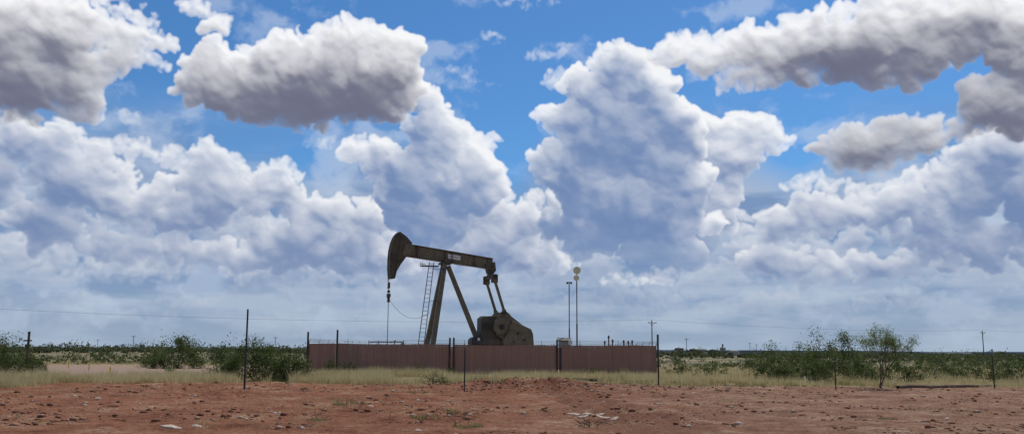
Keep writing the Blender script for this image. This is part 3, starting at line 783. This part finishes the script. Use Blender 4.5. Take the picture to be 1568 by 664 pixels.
run((FX0,YL,0),(FX1,YR,0),front=True); run((FX0,YL,0),(FX0+1.5,YB,0)); run((FX1,YR,0),(FX1-1,YB,0)); run((FX0+1.5,YB,0),(FX1-1,YB,0))
slats.obj("slats",M_slat,fn); gal.obj("posts_and_rails",M_rust,fn); wires.obj("barbed_wire",M_wire,fn)
mb=MB()
for x,tp in ((472,508),(517,505),(689,517),(695,517),(853,520),(858,531),(1007,512)):
    y_=YL+(YR-YL)*(x-474)/533-.09; a_=at(x,tp,y_)
    mb.cyl((a_.x,y_,-.1),(a_.x,y_,a_.z),.075,n=10)
    mb.cyl((a_.x,y_,a_.z),(a_.x,y_,a_.z+.05),.09,.03,n=10)
mb.obj("gate_posts",M_dark,fn)

# ---------------------------------------------------------------- masts and yard equipment
a_=at(883,409,83); ms=empty("antenna_mast",(a_.x,83,0))
mb=MB().cyl((0,0,0),(0,0,4.5),.07,n=10).cyl((0,0,4.5),(0,0,a_.z),.05,n=10)
for zz in (.3,.6,.9): mb.box((0,0,a_.z-zz-1.4),(.12,.12,.05))
mb.obj("pole",M_dark,ms)
mb=MB()
for zc,rr,xo in ((a_.z-.3,.36,.02),(a_.z-1.0,.27,-.04)):
    n=24; vs=[(xo,-.02,zc)];fs=[]
    for j,(rf_,dd) in enumerate(((.5,-.05),(1.,-.14))):
        for i in range(n):
            an_=6.2832*i/n; vs.append((xo+math.cos(an_)*rr*rf_,dd,zc+math.sin(an_)*rr*rf_))
    for i in range(n): fs.append((0,1+i,1+(i+1)%n)); fs.append((1+i,1+n+i,1+n+(i+1)%n,1+(i+1)%n))
    mb.add(vs,fs); mb.cyl((xo,-.14,zc),(xo,-.17,zc),rr,rr*.96,n=24)
mb.obj("dish_antennas",M_cream,ms)
a_=at(871.5,432,81.5); ms=empty("light_mast",(a_.x,81.5,0))
mb=MB().cyl((0,0,0),(0,0,4),.06,n=10).cyl((0,0,4),(0,0,a_.z),.045,n=10).box((0,0,a_.z),(.5,.12,.08)).box((-.18,-.05,a_.z-.08),(.16,.2,.14)).box((.18,-.05,a_.z-.08),(.16,.2,.14))
mb.obj("pole_and_head",M_dark,ms)
a_=at(864,521,80); eb=empty("control_cabinet",(a_.x,80,0))
MB().box((0,0,2.55),(1.0,.5,.62)).obj("cabinet",M_galv,eb,.02)
mb=MB().box((0,-.05,3.02),(1.25,.9,.06),Matrix.Rotation(.3,3,'X')); mb.obj("solar_panel",M_dark,eb)
MB().cyl((-.4,0,-.05),(-.4,0,2.3),.05,n=8).cyl((.4,0,-.05),(.4,0,2.3),.05,n=8).cyl((0,0,2.8),(0,0,3.0),.04,n=6).obj("legs",M_dark,eb)
a_=at(871,524,80); MB().box((a_.x+.1,79.5,a_.z),(.35,.3,.35)).cyl((a_.x+.1,79.5,-.05),(a_.x+.1,79.5,a_.z-.16),.04,n=6).obj("junction_box",M_white,None,.02)
for x,tp in ((932,513),(938,519),(955,520),(962,521),(968,520),(926,521)):
    a_=at(x,tp,84); mb=MB().cyl((a_.x,84,-.05),(a_.x,84,a_.z),.06,n=8); mb.cyl((a_.x,84,a_.z-.25),(a_.x,84,a_.z-.1),.10,n=8)
    mb.obj("vent_pipe",M_rust)
mb=MB()
for x in (565,580,604,618): 
    q=at(x,521,82); mb.cyl((q.x,82,0),(q.x,82,q.z),.05,n=6)
q0,q1=at(565,523,82),at(618,523,82); mb.cyl((q0.x,82,q0.z),(q1.x,82,q1.z),.05,n=6); mb.obj("flow_line_piping",M_galv)

# ---------------------------------------------------------------- poles, wires
def upole(x,ytop,Y,arm=1.2,r=.15,rot=.5):
    a_=at(x,ytop,Y); e=empty("utility_pole",(a_.x,Y,0),rot)
    MB().cyl((0,0,-.3),(0,0,a_.z),r,r*.7,n=10).obj("pole",M_wood,e)
    z=a_.z-.55
    mb=MB().box((0,-.14,z),(arm*2,.11,.13)).beam((-arm*.6,-.14,z),(0,-.14,z-.7),.04,.05).beam((arm*.6,-.14,z),(0,-.14,z-.7),.04,.05)
    mb.obj("crossarm",M_wood,e)
    mb=MB()
    for s in(-.9,.9): mb.cyl((arm*s,-.14,z+.06),(arm*s,-.14,z+.28),.05,.035,n=8)
    mb.cyl((0,0,a_.z),(0,0,a_.z+.2),.05,.035,n=8)
    mb.obj("insulators",M_galv,e)
    return Vector((a_.x,Y,a_.z+.15))
pL=upole(-110,468,160); pA=upole(998,490,200); pB=upole(1504,506,262); pC=upole(2100,515,330)
wm=MB()
def span(p,q,sag,r=.016,n=26):
    pts=[]
    for i in range(n+1):
        u=i/n; v=p.lerp(q,u); v.z-=sag*4*u*(1-u); pts.append(v)
    wm.tube(pts,r,4)
span(pL,pA,1.5);span(pA,pB,1.0);span(pB,pC,1.0)
wm.obj("overhead_wire",M_wire)
for (x,y,Y) in ((205,513,420),(1051,517,420),(1148,524,600),(1158,526,640),(1170,525,640),(1177,528,700),(1187,527,700),(1390,530,600),(150,519,600),(422,515,480),(1245,528,800)):
    upole(x,y,Y,1.1,.16,.2)
a_=at(45,507,62); e=empty("wooden_post",(a_.x,62,0)); z=at(45,521,62).z
MB().cyl((0,0,-.2),(0,0,a_.z),.10,.08,n=10).obj("post",M_wood,e)
MB().box((0,-.1,z),(.55,.08,.10)).box((0,-.1,z-.35),(.34,.07,.22)).obj("cross_boards",M_wood,e)
def spost(name,x,yt,yb,r=.035):
    g=gpt(x,yb); tp=at(x,yt,g.y); 
    mb=MB().cyl((g.x,g.y,g.z-.2),(g.x+random.uniform(-.03,.03),g.y,tp.z),r,r*.85,n=8).box((g.x,g.y-.03,g.z+.5),(.09,.02,.05)).box((g.x,g.y-.03,g.z+1.0),(.09,.02,.05))
    mb.obj(name,M_dark)
spost("steel_post",374,473,597,.05); spost("steel_post",711,532,598); spost("steel_post",1008.5,512,592,.045)
spost("steel_post",1280,547,597,.035); spost("steel_post",1523,545,597,.035)
for (x,yt,yb) in ((105,548,563),(168,562,578),(136,556,566),(1233,577,589)):
    g=gpt(x,yb); mb=MB().cyl((g.x,g.y,g.z-.1),(g.x,g.y,at(x,yt,g.y).z),.05,n=8).cyl((g.x,g.y,at(x,yt,g.y).z),(g.x,g.y,at(x,yt,g.y).z+.06),.06,.03,n=8)
    mb.obj("pipeline_marker",M_yellow if x<1000 else M_white)
for (x,y) in ((547,577),(553,580)):
    g=gpt(x,y); MB().box((g.x,g.y,g.z+.15),(.14,.08,.36)).cyl((g.x,g.y,g.z+.3),(g.x,g.y,g.z+.42),.05,.02,n=8).obj("survey_marker",M_white,None,.02)
def gpipe(pxs,r=.09):
    pts=[]
    gp=[gpt(x,y) for x,y in pxs]
    for p,q in zip(gp[:-1],gp[1:]):
        for i in range(12): v=p.lerp(q,i/12); v.z=H(v.x,v.y)+r*.7; pts.append(v)
    v=gp[-1]; v.z=H(v.x,v.y)+r*.7; pts.append(v)
    MB().tube(pts,r,8).obj("flow_pipe",M_rust,None)
gpipe([(842,581),(930,584),(1012,588),(1080,589)],.12)
gpipe([(1375,597),(1470,594),(1640,590)],.10)
gpipe([(105,581),(190,583),(285,584)],.10)
tb=empty("tank_battery")
mb=MB();m2=MB()
for (x,Y,rr,hh_) in ((1040,620,3,5),(1062,640,3,4.5),(1075,640,3,4.5),(1092,600,2.5,4),(1107,610,2,5.5),(1125,620,3.5,3.5)):
    X=XA(x,Y); (mb if x%2 else m2).cyl((X,Y,0),(X,Y,hh_),rr,n=18).cyl((X,Y,hh_),(X,Y,hh_+.6),rr,.3,n=18)
X=XA(1080,600); m2.box((X,600,3.),(26,3,.4))
for i in range(6): m2.box((X-12+i*4.8,600,1.5),(.4,.4,3))
X=XA(1107,610); m2.cyl((X,610,0),(X,610,8),.5,n=8)
mb.obj("pale_tanks",M_conc,tb); m2.obj("dark_tanks",M_olive_d,tb)
n=60; vs=[];fs=[]
for i in range(n+1):
    x=-9000+18000*i/n; hz_=22+14*float(vnoise(i*.35,0,3))+ (12 if x>1500 else 0)
    vs+=[(x,11000,-3),(x,11600,hz_),(x,12400,-3)]
for i in range(n):
    a0=i*3; fs+=[(a0,a0+3,a0+4,a0+1),(a0+1,a0+4,a0+5,a0+2)]
MB().add(vs,fs).obj("hills",paint("distant_hill",(.05,.07,.09),(.07,.09,.11),.95,0,.002))
